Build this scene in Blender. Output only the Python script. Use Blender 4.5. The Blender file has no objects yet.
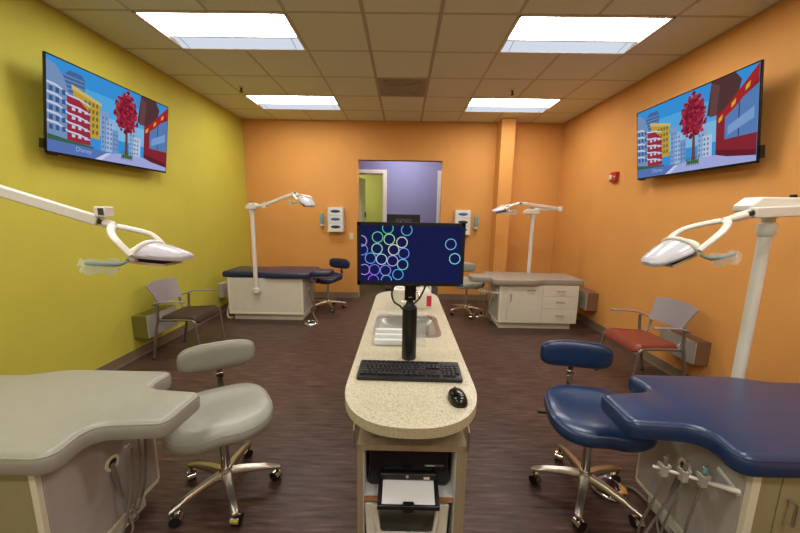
import bpy, bmesh, math, random
from mathutils import Vector, Matrix
random.seed(4)
PI = math.pi
C = bpy.context.scene.collection
scene = bpy.context.scene

# ------------------------------------------------------------------ camera, world, exposure
CAM_Z = 1.535
F_PX, PITCH, YAW, ROLL = 325.77, .1598, -.0084, .0158
cam_data = bpy.data.cameras.new('camera')
cam = bpy.data.objects.new('camera', cam_data); C.objects.link(cam)
fw = Vector((math.sin(YAW)*math.cos(PITCH), math.cos(YAW)*math.cos(PITCH), -math.sin(PITCH)))
rt = Vector((math.cos(YAW), -math.sin(YAW), 0)); up = rt.cross(fw)
rt2 = rt*math.cos(ROLL)+up*math.sin(ROLL); up2 = up*math.cos(ROLL)-rt*math.sin(ROLL)
cam.matrix_world = Matrix((( rt2.x, up2.x, -fw.x, 0), (rt2.y, up2.y, -fw.y, 0), (rt2.z, up2.z, -fw.z, CAM_Z), (0, 0, 0, 1)))
cam_data.sensor_width = 36.0; cam_data.lens = F_PX/800*36; cam_data.clip_start = .02
scene.camera = cam
world = bpy.data.worlds.new('world'); scene.world = world; world.use_nodes = True
world.node_tree.nodes['Background'].inputs[0].default_value = (.9, .92, 1, 1)
world.node_tree.nodes['Background'].inputs[1].default_value = .15
vs = scene.view_settings
vs.view_transform = 'Standard'; vs.look = 'None'; vs.exposure = 0.0; vs.gamma = 1; vs.use_curve_mapping = False
LIGHT_E = 23.0            # emission of the troffer lenses

# ------------------------------------------------------------------ materials
def lin(c):
    if isinstance(c, str):
        c = [int(c[i:i+2], 16)/255 for i in (0, 2, 4)]
    return tuple(((x/12.92) if x <= .04045 else ((x+.055)/1.055)**2.4) for x in c)
MATS = {}
def mat(name, col, rough=.5, metal=0, vary=.06, scale=8, bump=0, bscale=200, stretch=None, alpha=1, coat=0, trans=0, spec=.5):
    m = bpy.data.materials.new(name); m.use_nodes = True
    nt = m.node_tree; b = nt.nodes['Principled BSDF']
    c = lin(col)
    tc = nt.nodes.new('ShaderNodeTexCoord')
    mp = nt.nodes.new('ShaderNodeMapping'); nt.links.new(tc.outputs['Object'], mp.inputs[0])
    if stretch: mp.inputs['Scale'].default_value = stretch
    n = nt.nodes.new('ShaderNodeTexNoise'); n.inputs['Scale'].default_value = scale; n.inputs['Detail'].default_value = 4
    nt.links.new(mp.outputs[0], n.inputs['Vector'])
    r = nt.nodes.new('ShaderNodeValToRGB')
    r.color_ramp.elements[0].position = .3; r.color_ramp.elements[1].position = .7
    r.color_ramp.elements[0].color = (*[x*(1-vary) for x in c], 1); r.color_ramp.elements[1].color = (*[min(1, x*(1+vary)) for x in c], 1)
    nt.links.new(n.outputs[0], r.inputs[0]); nt.links.new(r.outputs[0], b.inputs['Base Color'])
    b.inputs['Roughness'].default_value = rough; b.inputs['Metallic'].default_value = metal
    b.inputs['Specular IOR Level'].default_value = spec
    b.inputs['Coat Weight'].default_value = coat; b.inputs['Coat Roughness'].default_value = .15
    b.inputs['Transmission Weight'].default_value = trans
    b.inputs['Alpha'].default_value = alpha
    if bump:
        n2 = nt.nodes.new('ShaderNodeTexNoise'); n2.inputs['Scale'].default_value = bscale; n2.inputs['Detail'].default_value = 3
        nt.links.new(mp.outputs[0], n2.inputs['Vector'])
        bp = nt.nodes.new('ShaderNodeBump'); bp.inputs['Strength'].default_value = bump; bp.inputs['Distance'].default_value = .004
        nt.links.new(n2.outputs[0], bp.inputs['Height']); nt.links.new(bp.outputs[0], b.inputs['Normal'])
    MATS[name] = m
    return m
def emis(name, col, s):
    m = bpy.data.materials.new(name); m.use_nodes = True
    nt = m.node_tree; nt.nodes.clear()
    e = nt.nodes.new('ShaderNodeEmission'); o = nt.nodes.new('ShaderNodeOutputMaterial')
    e.inputs[0].default_value = (*lin(col), 1); e.inputs[1].default_value = s
    nt.links.new(e.outputs[0], o.inputs[0]); MATS[name] = m
    return m
def ramp_mat(name, cols, rough, scale, stretch=(1, 1, 1), voronoi=False, detail=6, bump=0, spec=.5):
    m = bpy.data.materials.new(name); m.use_nodes = True
    nt = m.node_tree; b = nt.nodes['Principled BSDF']; b.inputs['Roughness'].default_value = rough
    b.inputs['Specular IOR Level'].default_value = spec
    tc = nt.nodes.new('ShaderNodeTexCoord'); mp = nt.nodes.new('ShaderNodeMapping')
    nt.links.new(tc.outputs['Object'], mp.inputs[0]); mp.inputs['Scale'].default_value = stretch
    if voronoi:
        n = nt.nodes.new('ShaderNodeTexVoronoi'); n.inputs['Scale'].default_value = scale; out = n.outputs['Color']
    else:
        n = nt.nodes.new('ShaderNodeTexNoise'); n.inputs['Scale'].default_value = scale; n.inputs['Detail'].default_value = detail; n.inputs['Roughness'].default_value = .65; out = n.outputs[0]
    nt.links.new(mp.outputs[0], n.inputs['Vector'])
    r = nt.nodes.new('ShaderNodeValToRGB'); el = r.color_ramp.elements
    while len(el) < len(cols): el.new(.5)
    for e, (p, c) in zip(el, cols): e.position = p; e.color = (*lin(c), 1)
    nt.links.new(out, r.inputs[0]); nt.links.new(r.outputs[0], b.inputs['Base Color'])
    if bump:
        bp = nt.nodes.new('ShaderNodeBump'); bp.inputs['Strength'].default_value = bump; bp.inputs['Distance'].default_value = .002
        nt.links.new(out, bp.inputs['Height']); nt.links.new(bp.outputs[0], b.inputs['Normal'])
    MATS[name] = m
    return m
YEL = mat('yellow_paint', 'bfb641', .75, vary=.03, scale=3, bump=.25, bscale=120)
ORA = mat('orange_paint', 'd3944a', .75, vary=.03, scale=3, bump=.25, bscale=120)
LAV = mat('lavender_paint', '8688b2', .75, vary=.02, scale=3)
LIME = mat('lime_paint', 'd6d662', .75, vary=.02, scale=3)
BEI = mat('beige_paint', 'ddd5c4', .8, vary=.03, scale=3)
TILE = mat('ceiling_tile_white', 'd9dbcd', .9, vary=.05, scale=60, bump=.4, bscale=180)
TBAR = mat('tbar_metal', 'bdb5a5', .6, vary=.02)
MAINTEE = mat('main_tee_metal', 'aaa293', .6, vary=.02)  # slightly darker metal of the two wide main tees
WHITE = mat('white_enamel', 'dcd9cd', .35, vary=.02)
OFFW = mat('offwhite_laminate', 'd6d0bf', .45, vary=.03, scale=12)
CREAM = mat('cream_edge', 'e2dcc2', .45, vary=.02)
ENDP = mat('taupe_laminate', 'b0a9a2', .45, vary=.05, scale=10)
FLOOR = ramp_mat('vinyl_wood', [(.30, '1e130e'), (.44, '45322a'), (.56, '543e34'), (.72, '755a4d')], .42, 3, (1.5, 15, 1), detail=8, bump=.08, spec=.3)
BASEB = mat('base_rubber', '7c6a55', .55, vary=.06, scale=5)
COUNTER = ramp_mat('speckled_laminate', [(.30, '8f866c'), (.42, 'bdb498'), (.55, 'c9c1a6'), (.75, 'd6cfb8')], .32, 170, (1, 1, 1), detail=2)
COUNTER_E = ramp_mat('speckled_edge', [(.25, '8e8468'), (.45, 'b3a988'), (.8, 'c3ba9b')], .4, 170, (1, 1, 1), detail=2)
PANEL = mat('woodgrain_panel', '94846a', .55, vary=.08, scale=6, stretch=(8, 8, 1))
RAWEDGE = mat('worn_edge', 'a5764a', .7, vary=.2, scale=60)
WHITEM = mat('white_melamine', 'd9dad6', .5, vary=.02)
GREYV = mat('grey_vinyl', '929082', .38, vary=.03, scale=20, bump=.15, bscale=300, coat=.1)
GREYP = mat('grey_piping', '8f8e80', .45, vary=.02)
TAUV = mat('taupe_vinyl', '93897a', .4, vary=.03, scale=20, bump=.1, bscale=300)
BLUEV = mat('blue_vinyl', '1a3257', .3, vary=.05, scale=20, bump=.15, bscale=300, coat=.25)
BLUEP = mat('blue_piping', '182c4e', .35, vary=.02)
NAVYV = mat('navy_vinyl', '1c2745', .35, vary=.05, scale=20, bump=.1, bscale=300, coat=.15)
CHROME = mat('chrome', 'd8d4cc', .14, 1, vary=.01)
ALU = mat('cast_aluminium', 'b9b3a6', .3, 1, vary=.04, scale=20)
STEEL = mat('brushed_steel', 'c4c4c0', .28, 1, vary=.03, scale=40)
BLACK = mat('black_plastic', '131314', .38, vary=.05)
BLACKG = mat('black_gloss', '0c0c0d', .15, vary=.05)
KEYM = mat('key_plastic', '1b1b1d', .5, vary=.05)
DGREY = mat('dark_grey_plastic', '3a3a3c', .5, vary=.04)
LILAC = mat('lilac_grey_plastic', '857f80', .45, vary=.02)
CHFRAME = mat('silver_frame', '8c867f', .35, .7, vary=.02)
BROWNV = mat('brown_vinyl', '3a2a22', .5, spec=.3, vary=.06, scale=15)
REDV = mat('rust_vinyl', '7e3526', .38, vary=.06, scale=15, coat=.1)
HOSE = mat('hose_rubber', '756d60', .55, vary=.04)
CLEAR = mat('clear_acrylic', 'eef3f4', .08, alpha=.08, vary=.01)
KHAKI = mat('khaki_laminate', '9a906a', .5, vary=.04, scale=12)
SLEEVE = mat('clear_film', 'cfe6e2', .15, alpha=.28, vary=.02)
SLEEVE2 = mat('blue_film', '86b3b0', .2, alpha=.5, vary=.1, scale=30)
GRIP = mat('grip_grey_teal', '5d7674', .4, vary=.03)
SHIELD = mat('lamp_shield', 'c6c5cb', .18, vary=.02)
PAPER = mat('paper', 'e2e2e2', .8, vary=.01)
REDL = mat('red_label', 'c02840', .5, vary=.02)
REDP = mat('alarm_red', 'a81f1d', .4, vary=.02)
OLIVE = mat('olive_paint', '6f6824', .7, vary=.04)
BRWOOD = mat('brown_laminate', '7b5a40', .6, vary=.1, scale=8, stretch=(1, 1, 10))
BOXF = mat('box_face', 'a8a399', .6, vary=.03)
ALMOND = mat('almond_plastic', 'd8cba6', .45, vary=.01)
GLOVEB = mat('glove_blue', '4255a8', .6, vary=.2, scale=80)
GLOVED = mat('glove_dark', '2a2a33', .6, vary=.2, scale=80)
SANI = mat('sanitizer_teal', '6fa0a6', .4, vary=.03)
PINKW = mat('tan_lens', 'c9b49c', .3, vary=.02)
DKWOOD = mat('dark_desk_laminate', '5b4636', .5, vary=.1, scale=8)
PURPLE = mat('purple_plastic', '54366e', .4, vary=.03)
VENTM = mat('vent_grey', 'a1988a', .7, vary=.08, scale=40)
LENS = emis('troffer_lamp_strip', 'f8f8fa', LIGHT_E*1.45)
LENS1 = emis('troffer_lens', 'fff9f0', LIGHT_E*.75)
LENS2 = emis('troffer_lens_side', 'e6eefc', .82)
LAMPGLOW = emis('hall_light', 'fbf8ff', 28)
SCREENBLUE = emis('screen_navy', '1c2150', .75)

# ------------------------------------------------------------------ object helpers
def link(o, parent=None):
    C.objects.link(o)
    if parent: o.parent = parent
    return o
def tag(o, label=None, cat=None, group=None, kind=None):
    if label: o['label'] = label
    if cat: o['category'] = cat
    if group: o['group'] = group
    if kind: o['kind'] = kind
    return o
def thing(name, label, cat, loc=(0, 0, 0), rz=0, group=None):
    o = bpy.data.objects.new(name, None); link(o); o.empty_display_size = .1
    o.location = loc; o.rotation_euler = (0, 0, rz)
    return tag(o, label, cat, group)
def obj(name, bm, m, parent=None, smooth=False, loc=None, bevel=0):
    me = bpy.data.meshes.new(name)
    bmesh.ops.recalc_face_normals(bm, faces=bm.faces)
    if smooth:
        for f in bm.faces: f.smooth = True
    bm.to_mesh(me); bm.free()
    for x in (m if isinstance(m, (list, tuple)) else [m]): me.materials.append(x)
    o = bpy.data.objects.new(name, me); link(o, parent)
    if loc: o.location = loc
    if smooth:
        try: me.set_sharp_from_angle(angle=math.radians(42))
        except Exception: pass
    if bevel:
        md = o.modifiers.new('bevel', 'BEVEL'); md.width = bevel; md.segments = 2; md.limit_method = 'ANGLE'
        for p in me.polygons: p.use_smooth = True
        try: me.set_sharp_from_angle(angle=math.radians(42))
        except Exception: pass
    return o
def inst(src, parent, loc=None, name=None):
    o = src.copy(); link(o); o.parent = parent
    if loc is not None: o.location = loc
    return o
def B(): return bmesh.new()
def bx(bm, x0, x1, y0, y1, z0, z1, mi=0):
    v = [bm.verts.new((x, y, z)) for x in (x0, x1) for y in (y0, y1) for z in (z0, z1)]
    for q in ((0, 1, 3, 2), (4, 6, 7, 5), (0, 4, 5, 1), (2, 3, 7, 6), (0, 2, 6, 4), (1, 5, 7, 3)):
        f = bm.faces.new([v[i] for i in q]); f.material_index = mi
    return bm
def box(x0, x1, y0, y1, z0, z1): return bx(B(), x0, x1, y0, y1, z0, z1)
def cyl(bm, p0, p1, r0, r1=None, n=20, mi=0):
    p0, p1 = Vector(p0), Vector(p1); r1 = r0 if r1 is None else r1
    d = (p1-p0).normalized(); a = d.orthogonal().normalized(); b = d.cross(a)
    rings = []
    for p, r in ((p0, r0), (p1, r1)):
        rings.append([bm.verts.new(p+(a*math.cos(2*PI*i/n)+b*math.sin(2*PI*i/n))*r) for i in range(n)])
    for i in range(n):
        f = bm.faces.new((rings[0][i], rings[0][(i+1) % n], rings[1][(i+1) % n], rings[1][i])); f.material_index = mi
    for q in (rings[0][::-1], rings[1]):
        f = bm.faces.new(q); f.material_index = mi
    return bm
def catmull(pts, k=6, closed=False):
    P = [Vector(p) for p in pts]; n = len(P); out = []
    g = (lambda i: P[i % n]) if closed else (lambda i: P[max(0, min(n-1, i))])
    for i in range(n if closed else n-1):
        p0, p1, p2, p3 = g(i-1), g(i), g(i+1), g(i+2)
        for j in range(k):
            t = j/k
            out.append(.5*((2*p1)+(p2-p0)*t+(2*p0-5*p1+4*p2-p3)*t*t+(3*p1-p0-3*p2+p3)*t**3))
    if not closed: out.append(P[-1])
    return out
def tube(bm, pts, r, n=8, smooth=0, closed=False, flat=1.0, ref=None, mi=0):
    P = catmull(pts, smooth, closed) if smooth else [Vector(p) for p in pts]
    m = len(P); rad = r if callable(r) else (lambda t: r)
    prev = Vector(ref) if ref else None; rings = []
    for i in range(m):
        if closed: d = (P[(i+1) % m]-P[i-1]).normalized()
        else: d = (P[min(m-1, i+1)]-P[max(0, i-1)]).normalized()
        if prev is None: prev = d.orthogonal()
        a = prev-d*prev.dot(d)
        if a.length < 1e-6: a = d.orthogonal()
        a.normalize(); b = d.cross(a)
        if not ref: prev = a
        rr = rad(i/max(1, m-1))
        rings.append([bm.verts.new(P[i]+(a*math.cos(2*PI*k/n)*flat+b*math.sin(2*PI*k/n))*rr) for k in range(n)])
    for i in range(m if closed else m-1):
        A, Bq = rings[i], rings[(i+1) % m]
        for k in range(n):
            f = bm.faces.new((A[k], A[(k+1) % n], Bq[(k+1) % n], Bq[k])); f.material_index = mi
    if not closed:
        bm.faces.new(rings[0][::-1]).material_index = mi; bm.faces.new(rings[-1]).material_index = mi
    return bm
def lathe(bm, prof, n=24, c=(0, 0, 0), mi=0):
    rings = []
    for r, z in prof:
        rings.append([bm.verts.new((c[0]+r*math.cos(2*PI*i/n), c[1]+r*math.sin(2*PI*i/n), c[2]+z)) for i in range(n)])
    for A, Bq in zip(rings, rings[1:]):
        for i in range(n): bm.faces.new((A[i], A[(i+1) % n], Bq[(i+1) % n], Bq[i])).material_index = mi
    bm.faces.new(rings[0][::-1]); bm.faces.new(rings[-1])
    return bm
def round_poly(pts, rad, seg=6):
    out = []; n = len(pts)
    for i in range(n):
        p = Vector(pts[i]).to_2d() if len(pts[i]) > 2 else Vector(pts[i]); r = rad[i] if isinstance(rad, (list, tuple)) else rad
        a = (Vector(pts[i-1])-p); b = (Vector(pts[(i+1) % n])-p)
        la, lb = a.length, b.length; a.normalize(); b.normalize()
        ang = a.angle(b); t = min(r/math.tan(ang/2), la*.49, lb*.49) if ang < PI-.01 else 0
        if t < 1e-5: out.append(p); continue
        p0, p2 = p+a*t, p+b*t
        for j in range(seg+1):
            u = j/seg; out.append(p0*(1-u)**2+p*2*u*(1-u)+p2*u*u)
    return out
def prism(bm, pts, z0, z1, mi=0):
    lo = [bm.verts.new((p[0], p[1], z0)) for p in pts]; hi = [bm.verts.new((p[0], p[1], z1)) for p in pts]
    n = len(pts)
    for i in range(n): bm.faces.new((lo[i], lo[(i+1) % n], hi[(i+1) % n], hi[i])).material_index = mi
    bm.faces.new(lo[::-1]).material_index = mi; bm.faces.new(hi).material_index = mi
    return bm
def offset(pts, d):
    n = len(pts); out = []
    for i in range(n):
        a, b = Vector(pts[i-1]), Vector(pts[(i+1) % n]); t = b-a
        nn = Vector((-t.y, t.x)); nn.normalize(); out.append(Vector(pts[i])+nn*d)
    return out
def cushion(bm, pts, layers):      # layers: (z, inset) bottom to top, pts counter-clockwise
    rings = []
    for z, d in layers:
        rings.append([bm.verts.new((p.x, p.y, z)) for p in (offset(pts, d) if d else [Vector(p) for p in pts])])
    n = len(pts)
    for A, Bq in zip(rings, rings[1:]):
        for i in range(n): bm.faces.new((A[i], A[(i+1) % n], Bq[(i+1) % n], Bq[i]))
    bm.faces.new(rings[0][::-1]); bm.faces.new(rings[-1])
    return bm
def text_mesh(s, size):
    cu = bpy.data.curves.new('t', 'FONT'); cu.body = s; cu.size = size; cu.align_x = 'CENTER'; cu.align_y = 'CENTER'
    o = bpy.data.objects.new('t', cu); C.objects.link(o)
    dg = bpy.context.evaluated_depsgraph_get(); me = bpy.data.meshes.new_from_object(o.evaluated_get(dg))
    bpy.data.objects.remove(o); return me

# ------------------------------------------------------------------ the room
XL, XR, YB, YF, ZC = -2.77, 2.68, 5.83, -4.49, 3.08
U = .6096; GX, GY = -.954, 2.8247        # ceiling grid origin
def struct(name, bm, m, label, cat, **k): return tag(obj(name, bm, m, **k), label, cat, kind='structure')
struct('floor', box(-4.2, 4.2, YF-.1, 10.2, -.1, 0), FLOOR, 'dark brown wood-grain vinyl floor', 'floor')
struct('wall_left', box(XL-.14, XL, YF-.1, YB+.14, 0, ZC+.12), YEL, 'mustard yellow painted side wall', 'wall')
struct('wall_right', box(XR, XR+.14, YF-.1, YB+.14, 0, ZC+.12), ORA, 'orange painted side wall with fire alarm', 'wall')
OX0, OX1, OZ = -.805, .66, 2.45
b = B(); bx(b, XL, OX0, YB, YB+.14, 0, ZC+.12); bx(b, OX1, XR, YB, YB+.14, 0, ZC+.12); bx(b, OX0, OX1, YB, YB+.14, OZ, ZC+.12)
struct('wall_back', b, ORA, 'orange painted end wall with open doorway', 'wall')
struct('wall_column', box(1.56, 1.78, 5.555, YB, 0, ZC), ORA, 'orange painted column standing out from the end wall', 'column')
struct('wall_front', box(XL-.14, XR+.14, YF-.1, YF, 0, ZC+.12), BEI, 'beige painted wall opposite the doorway', 'wall')
def base(name, x0, x1, y0, y1, ax, label):
    # rubber cove base: a flat strip with a flared toe at the floor
    b = B(); bx(b, x0, x1, y0, y1, 0, .1)
    if ax == 'L': bx(b, x1, x1+.012, y0, y1, 0, .012)
    if ax == 'R': bx(b, x0-.012, x0, y0, y1, 0, .012)
    if ax == 'B': bx(b, x0, x1, y0-.012, y0, 0, .012)
    struct(name, b, BASEB, label, 'baseboard')
base('baseboard_left', XL, XL+.008, YF, YB, 'L', 'brown rubber base along the yellow wall')
base('baseboard_right', XR-.008, XR, YF, YB, 'R', 'brown rubber base along the orange side wall')
base('baseboard_back_1', XL+.02, OX0, YB-.008, YB, 'B', 'brown rubber base on the end wall by the blue bench')
base('baseboard_back_2', OX1, 1.56, YB-.008, YB, 'B', 'brown rubber base on the end wall between doorway and column')
base('baseboard_back_3', 1.78, XR-.02, YB-.008, YB, 'B', 'brown rubber base on the end wall beside the column corner')
base('baseboard_column', 1.555, 1.785, 5.547, 5.555, 'B', 'brown rubber base wrapped on the column')

# ceiling with individual tiles and grid bars
ceil = struct('ceiling', box(XL, XR, YF, YB, ZC+.09, ZC+.12), TILE, 'suspended tile ceiling with recessed lights', 'ceiling')
LIGHTS = [(-2, 0), (3, 0), (-2, 3), (3, 3), (-2, -3), (3, -3), (-2, -6), (3, -6), (-2, -9), (3, -9)]  # unseen rows behind the camera; the rearmost added to brighten the island front
VENT = (1, 2)
taken = {VENT}
for i, j in LIGHTS: taken |= {(i, j), (i+1, j)}
tile_bm = box(-U/2+.004, U/2-.004, -U/2+.004, U/2-.004, ZC+.003, ZC+.018)
proto = None
for j in range(-12, 5):
    for i in range(-3, 6):
        if (i, j) in taken: continue
        x = GX+U*(i+.5); y = GY+U*(j+.5)
        if proto is None:
            proto = obj('ceiling_tile', tile_bm, TILE, ceil, loc=(x, y, 0)); continue
        o = inst(proto, ceil, (x, y, 0))
for i in range(-3, 7):
    x = max(XL+.012, min(XR-.012, GX+U*i)); w = .012 if i not in (1, 2) else .016
    cuts = sorted(GY+U*j for (li, j) in LIGHTS if li+1 == i)      # the bar stops at a light that spans it
    y = YF; b = B()
    for c in cuts + [None]:
        e = YB if c is None else c
        bx(b, x-w, x+w, y, e, ZC, ZC+.004); bx(b, x-.002, x+.002, y, e, ZC+.004, ZC+.04)
        if c is not None: y = c+U
    obj('main_tee', b, MAINTEE if i in (1, 2) else TBAR, ceil)
for j in range(-12, 6):
    y = max(YF+.012, min(YB-.012, GY+U*j))
    xs = [GX+U*i for i in range(-3, 7)]
    b = B()
    bx(b, XL, XR, y-.011, y+.011, ZC+.0006, ZC+.0036); bx(b, XL, XR, y-.0015, y+.0015, ZC+.0036, ZC+.04)
    obj('cross_tee', b, TBAR, ceil)

def troffer(i, j, label, group='recessed ceiling lights'):
    x0, y0 = GX+U*i, GY+U*j; w, d = 2*U, U
    t = thing('ceiling_light', label, 'ceiling light', (x0+w/2, y0+d/2, ZC-.004), 0, group)
    W, D = w/2-.004, d/2-.004
    b = B()
    for (a0, a1, c0, c1) in ((-W, W, -D, -D+.018), (-W, W, D-.018, D), (-W, -W+.018, -D, D), (W-.018, W, -D, D)): bx(b, a0, a1, c0, c1, 0, .004)
    obj('frame', b, WHITE, t)
    Wi, Di = W-.018, D-.018
    # curved reflector end walls and tray above
    b = B()
    bx(b, -Wi, Wi, -Di, Di, .088, .092)
    for s in (-1, 1): bx(b, s*Wi-.002, s*Wi+.002, -Di, Di, .002, .09)
    for s in (-1, 1): bx(b, -Wi, Wi, s*Di-.002, s*Di+.002, .002, .09)
    obj('reflector', b, WHITE, t)
    # central curved lens: two panels meeting at a spine bar
    def lens(v0, v1, z0, z1, bow, m, nm):
        b = B(); n = 8; rows = []
        for k in range(n+1):
            u = k/n; v = v0+(v1-v0)*u; z = z0+(z1-z0)*u-bow*math.sin(PI*u)
            rows.append([b.verts.new((x, v, z)) for x in (-Wi+.004, -Wi+.05, 0, Wi-.05, Wi-.004)])
        for A, Q in zip(rows, rows[1:]):
            for k in range(4): b.faces.new((A[k], A[k+1], Q[k+1], Q[k]))
        return obj(nm, b, m, t, smooth=True)
    lens(-Di+.003, -Di+.113, .012, .004, .0, LENS, 'lamp_strip')
    lens(-Di+.116, .085, .008, .026, .008, LENS1, 'lens')
    lens(.096, Di-.003, .03, .004, -.006, LENS2, 'side_reflector')
    obj('spine_bar', box(-Wi+.004, Wi-.004, .083, .098, .012, .034), BOXF, t)
    for s in (-1, 1):
        x = s*(Wi-.075)
        obj('end_seam', tube(B(), [(x-s*.03, -Di+.06, .0), (x-s*.006, -Di+.10, -.001), (x, -Di+.16, -.001), (x, .08, .010)], .003, 6, 4), BOXF, t)
        obj('end_seam', tube(B(), [(x, .10, .022), (x, Di-.02, .0)], .0025, 6), BOXF, t)
    return t
LL = ['recessed ceiling light above the screen on the yellow wall', 'recessed ceiling light above the screen on the orange wall',
      'recessed ceiling light above the navy bench, near the yellow corner', 'recessed ceiling light beside the orange column',
      'recessed ceiling light over the near grey bench', 'recessed ceiling light over the near blue bench',
      'unseen recessed ceiling light by the yellow wall towards the beige wall', 'unseen recessed ceiling light by the orange wall towards the beige wall',
      'added recessed ceiling light next to the beige wall and yellow corner', 'added recessed ceiling light next to the beige wall and orange corner']
for (i, j), l in zip(LIGHTS, LL): troffer(i, j, l)

# vent panel in the ceiling
x0, y0 = GX+U*VENT[0]+U/2, GY+U*VENT[1]+U/2
t = thing('ceiling_vent', 'grey square air vent set in the ceiling grid', 'air vent', (x0, y0, ZC))
b = B(); bx(b, -.29, .29, -.29, .29, .004, .012); obj('plate', b, VENTM, t)
for k, h in enumerate((.22, .15, .09)):
    b = B(); w = .012
    for q in ((-h, h, -h, -h+w), (-h, h, h-w, h), (-h, -h+w, -h, h), (h-w, h, -h, h)): bx(b, *q, -.006+.002*k, .005)
    obj('louver', b, VENTM, t)
for (x, y, l) in ((-2.07, 4.38, 'small dark sprinkler head in the ceiling towards the yellow wall'), (1.33, 4.37, 'small dark sprinkler head in the ceiling in front of the column')):
    t = thing('sprinkler_head', l, 'sprinkler', (x, y, ZC))
    obj('escutcheon', lathe(B(), [(.012, .003), (.034, .002), (.034, -.004), (.014, -.012)], 16), ALMOND, t, True)
    obj('body', cyl(cyl(B(), (0, 0, -.01), (0, 0, -.05), .014, .01, 12), (0, 0, -.055), (0, 0, -.06), .026, .02, 12), BLACK, t)

# ------------------------------------------------------------------ hall and rooms behind the doorway
YH = 7.3
b = B(); D1 = (-1.32, -.45); D2 = (.80, 1.66); DZ = 2.40
for a, c in ((-4.2, D1[0]), (D1[1], D2[0]), (D2[1], 4.2)): bx(b, a, c, YH, YH+.13, 0, ZC+.1)
for a, c in (D1, D2): bx(b, a, c, YH, YH+.13, DZ, ZC+.1)
struct('wall_hall', b, LAV, 'lavender painted hallway wall beyond the doorway', 'wall')
struct('ceiling_hall', box(-4.2, 4.2, YB+.14, 10.2, ZC+.02, ZC+.12), TILE, 'hallway ceiling beyond the doorway', 'ceiling')
b = B(); bx(b, -4.3, -4.2, YB, 10.2, 0, ZC+.1); bx(b, 4.2, 4.3, YB, 10.2, 0, ZC+.1)
struct('wall_hall_end', b, LAV, 'lavender end walls of the hallway', 'wall')
b = B(); bx(b, -4.2, 4.2, 10.1, 10.2, 0, ZC+.1); bx(b, -.05, .05, YH+.13, 10.1, 0, ZC+.1)
struct('wall_exam_room', b, LIME, 'lime green walls of the rooms across the hall', 'wall')
b = B(); bx(b, -4.2, XL-.14, YB+.02, YB+.12, 0, ZC+.1); bx(b, XR+.14, 4.2, YB+.02, YB+.12, 0, ZC+.1)
struct('wall_hall_side', b, LAV, 'lavender wall stubs beside the treatment room', 'wall')
for n, (a, c) in enumerate((D1, D2)):
    b = B(); w = .075
    for s, x in ((-1, a), (1, c)): bx(b, min(x, x+s*w), max(x, x+s*w), YH-.018, YH, 0, DZ+w)
    bx(b, a, c, YH-.018, YH, DZ, DZ+w)
    bx(b, a, a+.02, YH, YH+.13, 0, DZ); bx(b, c-.02, c, YH, YH+.13, 0, DZ); bx(b, a, c, YH, YH+.13, DZ-.02, DZ)
    struct('trim_%d' % (n+1), b, WHITE, ('white door casing of the room with the open door', 'white door casing half hidden by the doorway edge')[n], 'door frame', bevel=.003)
t = thing('door_1', 'white door standing open into the lime green room', 'door', (-1.295, YH+.13, 0), math.radians(67)); t['kind'] = 'structure'
obj('leaf', box(0, .84, -.02, .02, .01, DZ-.03), WHITE, t)
b = B(); bx(b, .80, .845, -.03, -.02, 1.44, 1.56); obj('latch_plate', b, BLACK, t)
for x, y, l in ((0, 6.5, 'flush ceiling light in the hallway'), (-1.6, 8.8, 'flush ceiling light in the lime green room with the open door'), (1.6, 8.8, 'flush ceiling light in the other lime green room')):
    t = thing('flush_light', l, 'ceiling light', (x, y, ZC+.02), 0, 'lights beyond the doorway')
    obj('housing', box(-.32, .32, -.32, .32, -.03, 0), WHITE, t); obj('lens', box(-.29, .29, -.29, .29, -.036, -.03), LAMPGLOW, t)
# desk with a monitor in the hall
t = thing('reception_desk', 'dark brown pedestal desk standing in the hallway', 'desk', (0, 6.45, 0))
obj('body', box(-.36, .34, -.02, .42, .04, .96), DKWOOD, t, bevel=.004); obj('top', box(-.40, .38, -.06, .46, .96, 1.0), DKWOOD, t, bevel=.004)
obj('plinth', box(-.34, .32, .0, .40, 0, .04), BLACK, t)
t = thing('desktop_monitor', 'black monitor on the hallway desk, seen from behind', 'monitor', (0, 6.62, 1.0))
obj('housing', box(-.325, .325, -.22, -.19, .13, .53), BLACK, t, bevel=.008); b = prism(B(), round_poly([(-.2, .18), (.2, .18), (.15, .44), (-.15, .44)], .03), 0, .02)
for v in b.verts: v.co = Vector((v.co.x, -.22-v.co.z, v.co.y))
obj('rear_cover', b, DGREY, t, bevel=.004)
obj('neck', box(-.03, .03, -.19, -.15, .01, .3), BLACK, t); obj('foot', box(-.12, .12, -.24, -.05, 0, .012), BLACK, t, bevel=.004)
for x in (-.07, .04): obj('port', box(x, x+.03, -.243, -.238, .38, .395), CHROME, t)

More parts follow.
